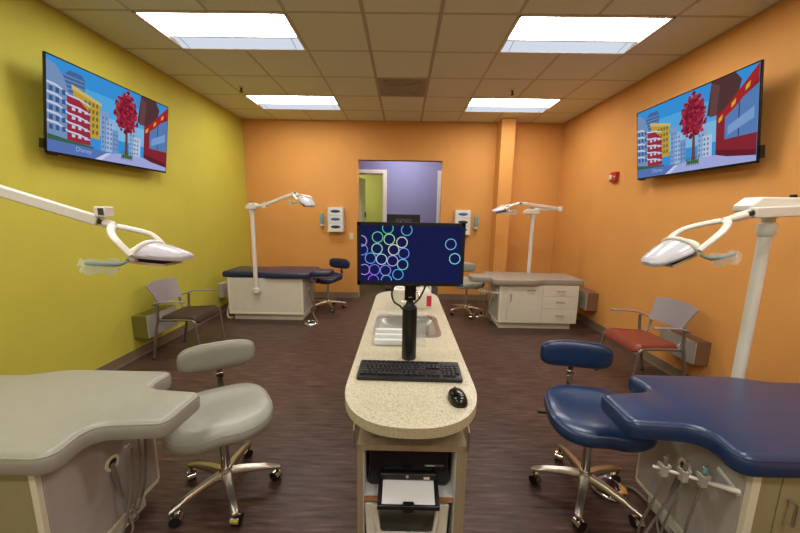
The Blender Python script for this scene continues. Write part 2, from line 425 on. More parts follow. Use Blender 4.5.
# ------------------------------------------------------------------ wall-mounted screens
PIC = {}
def pm(col, s=1.0):
    k = (col, s)
    if k not in PIC: PIC[k] = emis('picture_'+col, col, s)
    return PIC[k]
def tv(name, side, label):
    # local: x = picture left to right, y = picture up, z = out of the screen
    W, H = 1.235, .70
    t = thing(name, label, 'television')
    X = XL+.1 if side < 0 else XR-.1
    yc = 3.115; tilt = math.radians(8)
    if side < 0: ux, uz = Vector((0, 1, 0)), Vector((1, 0, 0))
    else: ux, uz = Vector((0, -1, 0)), Vector((-1, 0, 0))
    zz = Vector((0, 0, 1))
    uy = zz*math.cos(tilt)+uz*math.sin(tilt); un = uz*math.cos(tilt)-zz*math.sin(tilt)
    o = Vector((X, yc, 1.945))
    t.matrix_world = Matrix(((ux.x, uy.x, un.x, o.x), (ux.y, uy.y, un.y, o.y), (ux.z, uy.z, un.z, o.z), (0, 0, 0, 1)))
    obj('housing', box(-W/2, W/2, 0, H, -.014, 0), BLACK, t, bevel=.003)
    obj('rear_bulge', box(-W/2+.12, W/2-.12, .06, H-.2, -.06, -.014), BLACK, t, bevel=.01)
    b = B()
    for q in ((-W/2, W/2, 0, .018), (-W/2, W/2, H-.009, H), (-W/2, -W/2+.009, 0, H), (W/2-.009, W/2, 0, H)): bx(b, *q, 0, .004)
    obj('bezel', b, BLACKG, t)
    obj('wall_bracket', box(-.2, .2, .1, .45, -.10, -.06), BLACK, t)
    obj('sensor_bar', box(-W/2+.02, -W/2+.09, -.012, 0, -.02, 0), BLACK, t); 
    if side > 0: obj('side_speaker', box(W/2, W/2+.012, .03, .12, -.035, -.005), BLACK, t)
    else: obj('side_speaker', box(-W/2-.012, -W/2, .03, .1, -.035, -.005), BLACK, t)
    # the picture: flat coloured areas on the panel
    x0, x1, y0, y1 = -W/2+.009, W/2-.009, .018, H-.009
    b = B(); mats = []; lay = [0]
    def P(pts, col, s=.78):
        m = pm(col, s)
        if m not in mats: mats.append(m)
        lay[0] += 1; z = .0006+lay[0]*.00004
        pts = [(min(1, max(0, u)), min(1, max(0, v))) for u, v in pts]
        f = b.faces.new([b.verts.new((x0+(x1-x0)*u, y0+(y1-y0)*v, z)) for u, v in pts]); f.material_index = mats.index(m)
    R = lambda u0, v0, u1, v1, c, s=.78: P([(u0, v0), (u1, v0), (u1, v1), (u0, v1)], c, s)
    R(0, 0, 1, 1, '3d9be6')
    R(0, .55, 1, .8, '58b2ee'); R(0, .3, 1, .55, '86c6f2')
    P([(.1, .3), (.1, .86), (.14, .93), (.22, .93), (.24, .88), (.24, .3)], '4a6fa6')
    for k in range(9): R(.105, .5+k*.045, .235, .512+k*.045, '7d9cc6')
    for a, c, h, col in ((.36, .42, .62, '8aa7d8'), (.40, .47, .5, 'a9c3e6'), (.45, .50, .42, '7f9fd0'), (.60, .67, .52, '9cb7de'), (.64, .71, .40, 'c4d3ec')):
        R(a, .12, c, h, col)
        for k in range(7):
            for q in range(2): R(a+.008+q*.026, .16+k*.06, a+.02+q*.026, .19+k*.06, '5d7fb8') if .19+k*.06 < h else None
    P([(.16, .25), (.16, .76), (.35, .66), (.35, .25)], 'c9a83c')
    for k in range(5):
        for q in range(4): R(.235+q*.028, .30+k*.08, .25+q*.028, .345+k*.08, '7a6a48')
    P([(.15, .74), (.15, .79), (.36, .69), (.36, .655)], 'd9c27a')
    P([(.0, .15), (.0, .96), (.05, .93), (.10, .84), (.13, .70), (.13, .15)], '7e9cc8')
    P([(.12, .15), (.12, .66), (.2, .64), (.27, .54), (.28, .15)], 'a63248')
    for k in range(5):
        v = .24+k*.1
        P([(.0, v+.10), (.06, v+.09), (.13, v+.03), (.2, v+.02), (.275, v-.02), (.275, v-.035), (.2, v), (.13, v+.01), (.06, v+.065), (.0, v+.075)], 'd6dcf0')
        for q in range(3): R(.012+q*.038, v+.0, .034+q*.038, v+.055, '43609a')
        for q in range(3): R(.15+q*.042, v-.035, .172+q*.042, v+.0, 'cfd8ee') if v < .6 else None
    P([(.0, .12), (.0, .19), (.14, .16), (.3, .14), (.3, .11)], '3f6a50')
    # street and pavement
    P([(.0, .0), (.0, .13), (.3, .12), (.5, .11), (.42, .0)], '5f7cc0')
    P([(.35, .0), (.42, .10), (.55, .14), (.8, .14), (1, .06), (1, .0)], 'aeb4ea')
    P([(.40, .10), (.44, .11), (.36, .0), (.31, .0)], 'd6dcf6')
    # shop on the right with awning
    P([(.67, .62), (.70, 1), (.86, 1), (.90, .9), (.86, .62)], '5a3a3c')
    P([(.69, .60), (.70, .98), (.76, .93), (.74, .6)], '6d4a48')
    P([(.74, .18), (.74, .62), (.86, .68), (1, .86), (1, .12)], '8f2c38')
    P([(.80, .30), (.80, .60), (1, .80), (1, .30)], '5f86c2')
    P([(.885, .30), (.885, .68), (.893, .69), (.893, .30)], '35517f')
    P([(.82, .34), (.82, .44), (.98, .58), (.98, .46)], '86a8da')
    P([(.74, .55), (.84, .72), (1, 1), (1, .86), (.86, .62), (.76, .50)], 'b02c30')
    for k in range(6):
        u = .755+k*.042; v = .50+k*.066
        if k % 2 == 0: P([(u, v), (u+.024, v+.032), (u+.03, v+.092), (u+.002, v+.052)], 'e0b83a')
    P([(.74, .14), (.74, .20), (1, .12), (1, .06), (.82, .10)], '6e2430')
    # street tree
    P([(.555, .10), (.585, .10), (.578, .55), (.562, .55)], '7a4636')
    rnd = random.Random(7)
    P([(.565+.07*math.cos(2*PI*q/24)*(1.15-.3*math.sin(2*PI*q/24)), .70+.22*math.sin(2*PI*q/24)) for q in range(24)], '8a2034')
    for k in range(190):
        a = rnd.random()*2*PI; r = math.sqrt(rnd.random()); cu, cv = .565+.088*r*math.cos(a)*(1.15-.3*math.sin(a)), .70+.27*r*math.sin(a); s = .009+.010*rnd.random()
        P([(cu+s*math.cos(2*PI*q/7), cv+s*1.7*math.sin(2*PI*q/7)) for q in range(7)], rnd.choice(['8e2236', 'a02c40', '7a1a2e', 'b43a4c']))
    R(.52, .08, .62, .13, '4c7a4a'); 
    for q in range(6): R(.52+q*.019, .06, .526+q*.019, .17, '3d5a3c')
    obj('picture', b, mats, t)
    me = text_mesh('Disney', .05); me.materials.append(pm('9fb2e8', .9))
    o = bpy.data.objects.new('channel_lettering', me); link(o, t); o.location = (x0+(x1-x0)*.23, y0+(y1-y0)*.075, .006)
    return t
tv('television', -1, 'flat television mounted on the yellow wall, street cartoon playing')
tv('television', 1, 'flat television mounted on the orange wall, street cartoon playing')

# ------------------------------------------------------------------ central island
IC = .037
cab = thing('island_cabinet', 'narrow island cabinet with open shelves under the speckled worktop', 'cabinet', (IC, 0, 0))
Y0, Y1 = 1.06, 2.78; XA, XB = -.192, .208
TOPU = .803
for a, c in ((XA, XA+.022), (XB-.036, XB)):
    obj('side_panel', box(a, c, Y0, Y1, 0, .6895), PANEL, cab); obj('upper_side_panel', box(a, c, 1.32, Y1, .7125, TOPU), PANEL, cab)
obj('upper_back_panel', box(XA+.023, XB-.037, 1.40, 1.42, .7125, TOPU), PANEL, cab)
obj('rear_panel', box(XA+.022, XB-.036, Y1-.02, Y1, 0, TOPU), PANEL, cab)
obj('inner_panel', box(XA+.022, XB-.036, 1.62, 1.64, .0, TOPU), WHITEM, cab)
for s, x in ((1, XA+.0222), (-1, XB-.0362)): obj('inner_lining', box(min(x, x+s*.003), max(x, x+s*.003), Y0+.004, 1.62, .06, .685), WHITEM, cab)
obj('shelf', box(XA+.001, XB-.001, Y0-.004, 1.62, .69, .712), PANEL, cab)
sh = obj('shelf', box(XA+.025, XB-.039, Y0+.01, 1.62, .470, .490), WHITEM, cab); obj('shelf_edge', box(XA+.025, XB-.039, Y0+.006, Y0+.0098, .470, .490), RAWEDGE, sh)
obj('bottom_panel', box(XA+.025, XB-.039, Y0+.01, 1.62, .06, .08), WHITEM, cab); obj('kick_plate', box(XA+.025, XB-.039, Y0+.05, Y0+.065, 0, .06), BLACK, cab)
for x in (XA-.006, XB-.002):
    obj('bracket', tube(B(), [(x, Y0+.004, .700), (x, Y0-.012, .705), (x, Y0-.012, .775), (x, Y0+.02, .799)], .0055, 6), STEEL, cab, True)
obj('hinge', box(XA+.026, XA+.036, Y0+.03, Y0+.06, .34, .38), CHROME, cab)
# worktop with a sink cut-out
N = 28; out = []
hw, fy, ry = .262, 1.255, 2.64
for k in range(N+1):
    a = PI+PI*k/N; e = .84
    c, s = math.cos(a), math.sin(a)
    out.append((hw*math.copysign(abs(c)**e, c), fy+.29*math.copysign(abs(s)**e, s)))
for k in range(N+1):
    a = PI*k/N; c, s = math.cos(a), math.sin(a)
    out.append((hw*math.copysign(abs(c)**.72, c), ry+.25*math.copysign(abs(s)**.72, s)))
hole = round_poly([(-.185, 1.78), (.175, 1.78), (.175, 2.14), (-.185, 2.14)], .06, 6)
def plate(z0, z1):
    b = B(); rings = []
    for z in (z0, z1):
        lo = [[b.verts.new((p[0], p[1], z)) for p in L] for L in (out, hole)]
        es = []
        for L in lo:
            for i in range(len(L)): es.append(b.edges.new((L[i], L[(i+1) % len(L)])))
        r = bmesh.ops.triangle_fill(b, edges=es, use_beauty=True)
        rings.append(lo)
    for q in range(2):
        A, T = rings[0][q], rings[1][q]; n = len(A)
        for i in range(n):
            f = b.faces.new((A[i], A[(i+1) % n], T[(i+1) % n], T[i])); f.material_index = 1
    return b
wt = obj('worktop', plate(.807, .845), [COUNTER, COUNTER_E], None, loc=(IC+.003, 0, 0)); tag(wt, 'long round-ended speckled cream laminate worktop on the island', 'worktop')
sink = thing('sink', 'stainless steel sink set into the speckled worktop', 'sink', (IC-.005, 1.96, .846))
rim = round_poly([(-.20, -.20), (.20, -.20), (.20, .20), (-.20, .20)], .07, 6)
inn = round_poly([(-.172, -.172), (.172, -.172), (.172, .172), (-.172, .172)], .055, 6)
bot = round_poly([(-.15, -.15), (.15, -.15), (.15, .15), (-.15, .15)], .05, 6)
b = B(); R_ = [[b.verts.new((p[0], p[1], z)) for p in L] for L, z in ((rim, .0), (rim, .004), (inn, .004), (inn, -.01), (bot, -.03)) ]
for A, T in zip(R_, R_[1:]):
    for i in range(len(A)): b.faces.new((A[i], A[(i+1) % len(A)], T[(i+1) % len(A)], T[i]))
b.faces.new(R_[-1]); obj('basin', b, STEEL, sink, True)
obj('drain', cyl(B(), (0, 0, -.03), (0, 0, -.026), .04), CHROME, sink)
fc = thing('faucet', 'small chrome faucet behind the sink', 'faucet', (IC+.02, 2.23, .845))
obj('base', lathe(B(), [(.03, 0), (.03, .008), (.016, .015), (.014, .05)], 16), CHROME, fc, True)
obj('spout', tube(B(), [(0, 0, .04), (0, 0, .12), (.02, -.03, .17), (.05, -.09, .17), (.06, -.11, .13)], .009, 10, 5), CHROME, fc, True)
obj('lever', tube(B(), [(0, 0, .05), (-.03, .02, .07), (-.06, .03, .075)], .006, 8), CHROME, fc, True)

# monitor on its stand
MZ = 1.36
mo = thing('desktop_monitor', 'black monitor with glowing ring screensaver on the island worktop', 'monitor', (IC, 1.495, .845))
obj('pole', cyl(B(), (0, 0, 0), (0, 0, .255), .035, n=28), BLACK, mo, True, bevel=.004)
obj('neck', lathe(B(), [(.034, .255), (.02, .27), (.015, .29), (.014, .33)], 18), BLACK, mo, True)
obj('tilt_block', box(-.026, .026, -.052, .012, .30, .40), BLACKG, mo, bevel=.004); obj('tilt_knob', cyl(B(), (.026, -.02, .375), (.045, -.02, .375), .016), BLACK, mo, True)
obj('badge', box(-.008, .008, -.054, -.052, .315, .318), BOXF, mo)
MX = -.003; MW, MH = .235, .139
hs = obj('housing', box(MX-MW, MX+MW, -.073, -.045, MZ-.845-MH, MZ-.845+MH), BLACK, mo, bevel=.006)
b = B(); zc = MZ-.845; fr = .013
for q in ((MX-MW, MX+MW, zc-MH, zc-MH+.017), (MX-MW, MX+MW, zc+MH-fr, zc+MH), (MX-MW, MX-MW+fr, zc-MH, zc+MH), (MX+MW-fr, MX+MW, zc-MH, zc+MH)):
    bx(b, q[0], q[1], -.079, -.073, q[2], q[3])
obj('bezel', b, BLACK, mo)
obj('power_light', box(MX+MW-.010, MX+MW-.006, -.080, -.079, zc-MH+.006, zc-MH+.010), emis('power_led', '3060ff', 2), mo)
obj('logo_strip', box(MX-.013, MX+.013, -.0797, -.079, zc-MH+.006, zc-MH+.009), DGREY, mo)
obj('camera_clip', box(MX+MW-.022, MX+MW+.008, -.07, -.05, zc+MH, zc+MH+.006), BLACK, mo)
sx0, sx1, sz0, sz1 = MX-MW+fr, MX+MW-fr, zc-MH+.017, zc+MH-fr
scr = obj('screen', box(sx0, sx1, -.0745, -.0735, sz0, sz1), SCREENBLUE, mo)
rings = [(.0, .28, 'b9a2c8'), (.01, .435, '7d84e8'), (.09, .585, '4fa6f0'), (.03, .79, 'b08ae0'), (.13, .79, '7f76ee'), (.12, .98, '9a5ff0'), (.16, .21, '62c8a0'), (.155, .415, '9fd6c2'), (.20, .60, 'b4cfe0'),
         (.24, .80, '8a90f2'), (.25, .98, '58c0d8'), (.26, .05, '50c49a'), (.275, .245, 'a2dc9a'), (.32, .43, 'd0d2c6'), (.31, .625, 'b0a4ea'), (.365, .87, '4cb0ea'),
         (.40, .295, 'd4d0cc'), (.42, .49, '6a96f4'), (.41, .69, '7accd2'), (.445, .08, '58b4c8'), (.88, .315, '7cb4e2'), (.925, .57, '7ed8d6')]
RR = .0248
for u, v, col in rings:
    cx, cz = sx0+(sx1-sx0)*(u+.012), sz1-(sz1-sz0)*v
    b = B(); n = 28; seg = []
    for k in range(n+1):
        a = 2*PI*k/n+PI/2
        seg.append((cx+RR*math.cos(a), cz+RR*math.sin(a), cx+(RR-.0035)*math.cos(a), cz+(RR-.0035)*math.sin(a)))
    for A, T in zip(seg, seg[1:]):
        if all(sx0 <= q <= sx1 for q in (A[0], T[0], A[2], T[2])) and all(sz0 <= q <= sz1 for q in (A[1], T[1], A[3], T[3])):
            b.faces.new([b.verts.new((p[0], -.0748, p[1])) for p in ((A[0], A[1]), (T[0], T[1]), (T[2], T[3]), (A[2], A[3]))])
    obj('glowing_ring', b, pm(col, 1.0), scr)
for pts in ([(-.06, -.04, .40), (-.085, -.02, .33), (-.075, .0, .28), (-.045, .01, .255), (-.02, .02, .22)], [(.075, -.04, .40), (.065, -.02, .35), (.045, 0, .30), (.02, .01, .27)]):
    obj('cable', tube(B(), pts, .0045, 8, 6), BLACK, mo, True)

# keyboard
kb = thing('keyboard', 'black full-size keyboard lying on the island worktop', 'keyboard', (IC, 1.335, .845), math.radians(-1))
W2, D2_ = .222, .072
b = prism(B(), round_poly([(-W2, -D2_), (W2, -D2_), (W2, D2_), (-W2, D2_)], .01), .002, .018)
for v in b.verts: v.co.z += .009*(v.co.y+D2_)/(2*D2_) if v.co.z > .01 else 0
obj('case', b, BLACK, kb, bevel=.003)
def zk(y): return .018+.009*(y+D2_)/(2*D2_)
kd = {}
def key(x, y, w, d):
    k = (round(w, 4), round(d, 4))
    if k not in kd:
        bb = B(); h = .0065; v = [bb.verts.new((sx*w/2*f, sy*d/2*f, z)) for z, f in ((0, 1), (h, .84)) for sx, sy in ((-1, -1), (1, -1), (1, 1), (-1, 1))]
        for q in ((0, 1, 5, 4), (1, 2, 6, 5), (2, 3, 7, 6), (3, 0, 4, 7), (4, 5, 6, 7)): bb.faces.new([v[i] for i in q])
        kd[k] = obj('key', bb, KEYM, kb, loc=(x, y, zk(y))); kd[k].rotation_euler.x = .066
    else: inst(kd[k], kb, (x, y, zk(y)))
p = .0186; ys = [.052, .029, .0105, -.008, -.0265, -.045]; xL = -.212
rows = [[1]+[0, 1, 1, 1, 1, 0, 1, 1, 1, 1, 0, 1, 1, 1], None]
for r, y in enumerate(ys):
    d = .0115 if r == 0 else .0162
    if r == 0: ws = [1]+[1]*12; gap = .17
    elif r == 1: ws = [1]*13+[2]; gap = 0
    elif r == 2: ws = [1.5]+[1]*12+[1.5]; gap = 0
    elif r == 3: ws = [1.75]+[1]*11+[2.25]; gap = 0
    elif r == 4: ws = [2.25]+[1]*10+[2.75]; gap = 0
    else: ws = [1.25]*3+[6.25]+[1.25]*4; gap = 0
    x = xL
    for w in ws:
        key(x+w*p/2, y, w*p-.0026, d); x += w*p+gap*p
    xn = xL+15*p+.009
    if r in (0, 1, 2): 
        for q in range(3): key(xn+p*(q+.5), y, p-.0026, d)
    if r == 4: key(xn+p*1.5, y, p-.0026, d)
    if r == 5:
        for q in range(3): key(xn+p*(q+.5), y, p-.0026, d)
    xm = xn+3*p+.008
    if r > 0:
        for q in range(4 if r != 5 else 3): key(xm+p*(q+.5), y, p-.0026, d)
# mouse
ms = thing('computer_mouse', 'black wireless mouse beside the keyboard', 'mouse', (IC+.178, 1.135, .845), math.radians(8))
def dome(bm, ol, prof, h, n=8, zmod=None):
    cx = sum(p[0] for p in ol)/len(ol); cy = sum(p[1] for p in ol)/len(ol)
    rings = []
    for k in range(n):
        f, z = prof(k/(n-1))
        rr = []
        for p in ol:
            x, y = cx+(p[0]-cx)*f, cy+(p[1]-cy)*f; zz = z*h+(zmod(x, y) if zmod else 0)*(z > 0)
            rr.append(bm.verts.new((x, y, zz)))
        rings.append(rr)
    for A, T in zip(rings, rings[1:]):
        for i in range(len(A)): bm.faces.new((A[i], A[(i+1) % len(A)], T[(i+1) % len(A)], T[i]))
    bm.faces.new(rings[0][::-1]); bm.faces.new(rings[-1]); return bm
ol = [(.034*math.copysign(abs(math.cos(a))**.8, math.cos(a)), .053*math.copysign(abs(math.sin(a))**.8, math.sin(a))) for a in [2*PI*k/28 for k in range(28)]]
obj('shell', dome(B(), ol, lambda t: (math.cos(t*1.5)**.6 if t < 1 else .15, math.sin(t*PI/2)), .036), BLACKG, ms, True)
obj('wheel', cyl(B(), (-.004, .035, .026), (.004, .035, .026), .009, n=14), DGREY, ms, True)
# acrylic paper holder
ah = thing('acrylic_holder', 'clear acrylic stand behind the monitor pole', 'holder', (IC-.055, 1.68, .845))
obj('back_pane', box(-.145, .145, .05, .053, 0, .165), CLEAR, ah); obj('front_pane', box(-.145, .145, -.05, -.047, 0, .15), CLEAR, ah)
for x in (-.145, .142): obj('side_pane', box(x, x+.003, -.047, .05, 0, .15), CLEAR, ah)
obj('floor_pane', box(-.142, .142, -.047, .05, 0, .003), CLEAR, ah)
for k in range(3):
    o = obj('paper_stack', box(-.125, .03-.004*k, -.044+.03*k, -.016+.03*k, .003, .030+.018*k), PAPER, None, loc=(IC-.055, 1.68, .846), bevel=.002)
    tag(o, ('shortest white card stack in the clear stand', 'middle white card stack in the clear stand', 'tallest white card stack in the clear stand')[k], 'paper', 'cards in the clear stand')
# bottles at the rear end
jg = thing('plastic_jug', 'white plastic jug with a red label at the doorway end of the worktop', 'jug', (IC+.115, 2.37, .845), .2)
pl = round_poly([(-.062, -.05), (.062, -.05), (.062, .05), (-.062, .05)], .025)
b = cushion(B(), pl, [(0, .006), (.008, 0), (.11, 0), (.14, .012), (.165, .036)]); obj('bottle', b, WHITE, jg, True)
obj('cap', cyl(B(), (0, 0, .165), (0, 0, .19), .018), WHITE, jg, True); obj('handle', tube(B(), [(.01, 0, .17), (.05, 0, .165), (.06, 0, .13), (.05, 0, .1)], .008, 8, 4), WHITE, jg, True)
obj('label', box(.018, .055, -.0515, -.050, .02, .10), REDL, jg)
tb = thing('wipes_tub', 'white wipes tub with a flip lid at the rear of the worktop', 'tub', (IC-.055, 2.36, .845))
obj('tub', lathe(B(), [(.052, 0), (.055, .01), (.056, .12), (.058, .125)], 26), WHITE, tb, True); obj('lid', lathe(B(), [(.059, .125), (.059, .145), (.05, .152), (.02, .154)], 26), WHITE, tb, True); obj('flap', box(-.022, .022, -.03, .02, .154, .16), WHITEM, tb, bevel=.002)
cd = thing('clear_dome_cover', 'clear rounded plastic cover beside the sink', 'cover', (IC-.16, 1.80, .852))
obj('dome', dome(B(), [(.06*math.cos(2*PI*k/24), .045*math.sin(2*PI*k/24)) for k in range(24)], lambda t: (math.cos(t*PI/2*.98), math.sin(t*PI/2)), .09), CLEAR, cd, True)
obj('knob', lathe(B(), [(.008, .088), (.01, .095), (.006, .102)], 12), CLEAR, cd, True)
# things on the shelves
it = obj('card_box', box(-.05, .02, 0, .06, 0, .04), PURPLE, None, loc=(IC-.115, 1.14, .712), bevel=.003); tag(it, 'small purple box on the shelf right under the worktop', 'box')
it = obj('wire_tray', tube(B(), [(-.035, 0, .004), (.035, 0, .004), (.038, 0, .03), (-.038, 0, .03)], .003, 6, 0, True), CHROME, None, loc=(IC-.10, 1.09, .714)); tag(it, 'tiny bent wire clip in front of the purple box', 'clip')
it = obj('black_case', box(-.06, .06, 0, .12, 0, .03), BLACK, None, loc=(IC+.08, 1.16, .712), bevel=.004); tag(it, 'flat black case on the shelf under the worktop', 'case')
pr = thing('printer', 'black inkjet printer on the island shelf', 'printer', (IC-.002, 1.105, .490))
obj('body', box(-.153, .153, .012, .36, 0, .175), BLACK, pr, bevel=.010)
obj('front_panel', box(-.150, .150, -.002, .012, .075, .170), BLACKG, pr, bevel=.004)
obj('control_strip', box(.06, .135, -.004, -.002, .10, .108), DGREY, pr); obj('control_mark', box(.066, .10, -.0046, -.004, .102, .106), BOXF, pr)
fl_ = obj('cover_flap', box(-.106, .106, -.016, .0, .050, .076), BLACK, pr, bevel=.004)
obj('emblem', cyl(B(), (-.004, -.0175, .066), (-.004, -.0155, .066), .006), BOXF, fl_); obj('maker_plate', box(.058, .080, -.0172, -.0158, .056, .066), ALMOND, fl_)
def tilt(b):
    for v in b.verts: v.co.z += .036*(v.co.y+.088)/.1
    return b
tr = obj('output_tray', tilt(box(-.112, .112, -.088, .011, .006, .010)), BLACK, pr)
for x in (-.112, .101): obj('tray_rail', tilt(box(x, x+.011, -.088, .011, .010, .020)), BLACK, tr)
obj('tray_lip', box(-.112, .112, -.098, -.088, .002, .020), BLACK, tr, bevel=.003); obj('tray_stop', box(-.020, .020, -.106, -.084, -.002, .028), BLACK, tr, bevel=.003)
it = obj('paper_sheets', tilt(box(-.096, .096, -.085, -.0, .0105, .014)), PAPER, None, loc=(IC-.002, 1.105, .490)); tag(it, 'white paper sheets lying in the printer tray', 'paper')
bn = thing('storage_bin', 'white plastic storage bin with a scooped front on the lowest island shelf', 'bin', (IC-.006, 1.088, .081))
# scooped front: a U-shaped wall with a thick rolled rim
U_out = round_poly([(-.145, 0), (.145, 0), (.158, .375), (.118, .375), (.106, .235), (-.106, .235), (-.118, .375), (-.158, .375)], [.02, .02, .005, .01, .045, .045, .01, .005], 6)
b = prism(B(), U_out, 0, .010)
for v in b.verts: v.co = Vector((v.co.x, v.co.z-.02*v.co.y/.375, v.co.y))
obj('front_wall', b, WHITE, bn, bevel=.002)
obj('rim', tube(B(), [(-.120, -.022, .372), (-.108, -.015, .252), (-.094, -.014, .236), (.094, -.014, .236), (.108, -.015, .252), (.120, -.022, .372)], .010, 8), WHITE, bn, True)
for q in (-1, 1):
    b = B(); bx(b, -.003, .003, .01, .44, 0, .375)
    for v in b.verts: v.co.x += q*(.145+.013*v.co.z/.375)
    obj('side_wall', b, WHITE, bn)
obj('rear_wall', box(-.145, .145, .437, .443, 0, .375), WHITE, bn); obj('bin_floor', box(-.143, .143, .008, .44, 0, .006), WHITE, bn)

# ------------------------------------------------------------------ dental benches
def bench(loc, rz, vinyl, piping, label, FACE, arm_end=(-.26, .12)):
    t = thing('dental_bench', label, 'dental bench', (loc[0], loc[1], 0), rz)
    L, D, T = 1.05, .50, .62
    obj('carcass', box(0, L, .0, D, .1, T), ENDP, t)
    obj('plinth', box(.03, L-.04, .05, D-.05, 0, .1), OFFW, t)
    # drawer side (y=0)
    b = B(); bx(b, -.002, .03, -.02, 0, .1, T); bx(b, L-.012, L, -.02, 0, .1, T); bx(b, .03, L-.012, -.02, 0, .1, .108); bx(b, .03, L-.012, -.02, 0, T-.012, T)
    obj('edge_trim', b, CREAM, t)
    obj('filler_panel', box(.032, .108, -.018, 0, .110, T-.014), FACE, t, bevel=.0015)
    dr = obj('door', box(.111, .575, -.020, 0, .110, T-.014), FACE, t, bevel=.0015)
    def handle(par, p, horiz):
        x, z = p; h = .045
        if horiz: pts = [(x-h, -.019, z), (x-h, -.046, z), (x+h, -.046, z), (x+h, -.019, z)]
        else: pts = [(x, -.019, z-h), (x, -.046, z-h), (x, -.046, z+h), (x, -.019, z+h)]
        obj('handle', tube(B(), pts, .0055, 8), STEEL, par, True)
    handle(dr, (.145, .455), False)
    obj('latch_plate', box(.36, .47, -.0215, -.020, .505, .555), CREAM, dr); handle(dr, (.415, .56), True)
    for z0, z1 in ((.476, .606), (.306, .473), (.110, .303)):
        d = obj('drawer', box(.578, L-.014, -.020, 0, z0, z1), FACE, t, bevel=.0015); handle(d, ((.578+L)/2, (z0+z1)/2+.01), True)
    # back panel (y=D)
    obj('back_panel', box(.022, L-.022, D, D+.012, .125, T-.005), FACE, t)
    b = B(); bx(b, -.002, .022, D, D+.018, .1, T); bx(b, L-.022, L, D, D+.018, .1, T); bx(b, .022, L-.022, D, D+.018, .1, .125)
    obj('edge_trim', b, CREAM, t)
    # head-end panel (x=0) with grommet
    obj('end_panel', box(-.008, 0, .002, D-.002, .118, T), ENDP, t); obj('end_strip', box(-.012, 0, .002, D-.002, .1, .116), CREAM, t)
    obj('grommet', lathe(B(), [(.034, -.002), (.036, .004), (.03, .008), (.022, .007), (.022, 0)], 22), CREAM, t, True, loc=(-.008, .24, .41)).rotation_euler = (0, -PI/2, 0)
    obj('grommet_hole', cyl(B(), (-.0095, .24, .41), (-.0105, .24, .41), .022), BLACK, t)
    # cushion
    pts = [(-.41, .13), (-.39, .115), (-.19, .115), (-.10, -.07), (.45, -.07), (.58, -.01), (1.11, .0), (1.13, .02), (1.13, .49), (1.11, .51), (.58, .52), (.45, .56), (-.10, .56), (-.19, .40), (-.39, .40), (-.41, .385)]
    rad = [.05, .05, .10, .09, .25, .25, .03, .03, .03, .03, .25, .25, .09, .09, .05, .05]
    pts = [(-.375, .125), (-.08, .10), (-.125, -.07), (.45, -.07), (.60, .0), (1.13, .0), (1.13, .51), (.60, .51), (.45, .56), (-.125, .56), (-.08, .385), (-.365, .36)]
    rad = [.05, .08, .09, .25, .25, .03, .03, .25, .25, .09, .08, .05]
    ol = round_poly(pts, rad, 8)
    layers = [(T+.002, .02), (T+.010, .004), (T+.022, 0), (T+.058, 0), (T+.070, .005), (T+.079, .014), (T+.084, .024), (T+.0855, .032)]
    cu = obj('cushion', cushion(B(), ol, layers), vinyl, t, True)
    rp = offset(ol, .006)
    obj('piping', tube(B(), [(p.x, p.y, T+.0715) for p in rp], .0035, 6, 0, True), piping, cu, True)
    # tool arm with handpieces
    ta = obj('tool_arm', tube(B(), [(-.008, .012, .50), (-.03, .02, .50), (-.03+(arm_end[0]+.03)*.45, .02+(arm_end[1]-.02)*.45, .505), (arm_end[0], arm_end[1], .51)], lambda u: .011 if u < .45 else .0065, 10), WHITE, t, True)
    b = tube(B(), [(-.012, .005, .488), (-.012, .10, .525)], .012, 8, flat=.3, ref=(1, 0, 0)); obj('bracket', b, WHITE, ta, True)
    for k, u in enumerate((.36, .60, .86)):
        x, y, z = -.03+(arm_end[0]+.03)*u, .02+(arm_end[1]-.02)*u, .508
        b = B(); bx(b, x-.012, x+.012, y-.016, y+.012, z-.025, z+.022); bx(b, x-.017, x-.010, y-.02, y+.012, z+.012, z+.03); bx(b, x+.010, x+.017, y-.02, y+.012, z+.012, z+.03)
        h = obj('tool_holder', b, BOXF, ta, bevel=.002)
        hp = obj('handpiece', cyl(cyl(B(), (x, y-.004, z-.03), (x, y-.006, z+.05), .0085, .006, 12), (x, y-.006, z+.05), (x+.003, y-.012, z+.075), .0055, .003, 10), STEEL, ta, True)
        obj('tip', cyl(B(), (x, y-.0058, z+.035), (x, y-.0061, z+.058), .0085, n=12), SANI if k == 0 else HOSE, hp, True)
        pts = [(x, y-.004, z-.03), (x-.005, y+.01, z-.14), (x+.0, y+.03+.02*k, .22-.03*k), (min(-.04, x+.03), y+.05+.02*k, .13-.03*k), (max(-.10, x-.02), max(.22, y+.02)+.015*k, .15-.02*k), (-.05, .25, .24), (-.02, .245-.008*(k-1), .36), (-.009, .24-.006*(k-1), .408)]
        obj('hose', tube(B(), pts, (.0055, .0045, .005)[k], 8, 6), HOSE, t, True)
    # power / water hose on the wall end and foot-pedal lead
    obj('supply_hose', tube(B(), [(L, D-.12, .30), (L+.06, D-.12, .22), (L+.10, D-.11, .06), (L+.04, D-.04, .02), (L+.0, D-.08, .015)], .011, 8, 6), OFFW, t, True)
    b = B(); bx(b, L, L+.05, D-.2, D-.05, .30, .56); obj('outlet_box', b, BOXF, t, bevel=.003)
    for z in (.36, .42, .48): obj('socket', box(L+.01, L+.035, D-.05, D-.047, z, z+.03), BLACK, t)
    return t
RP = PI
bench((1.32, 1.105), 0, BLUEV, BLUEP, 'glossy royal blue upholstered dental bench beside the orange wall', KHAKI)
bench((1.31, 4.29), 0, TAUV, GREYP, 'taupe-topped dental bench with white drawers near the orange column', OFFW)
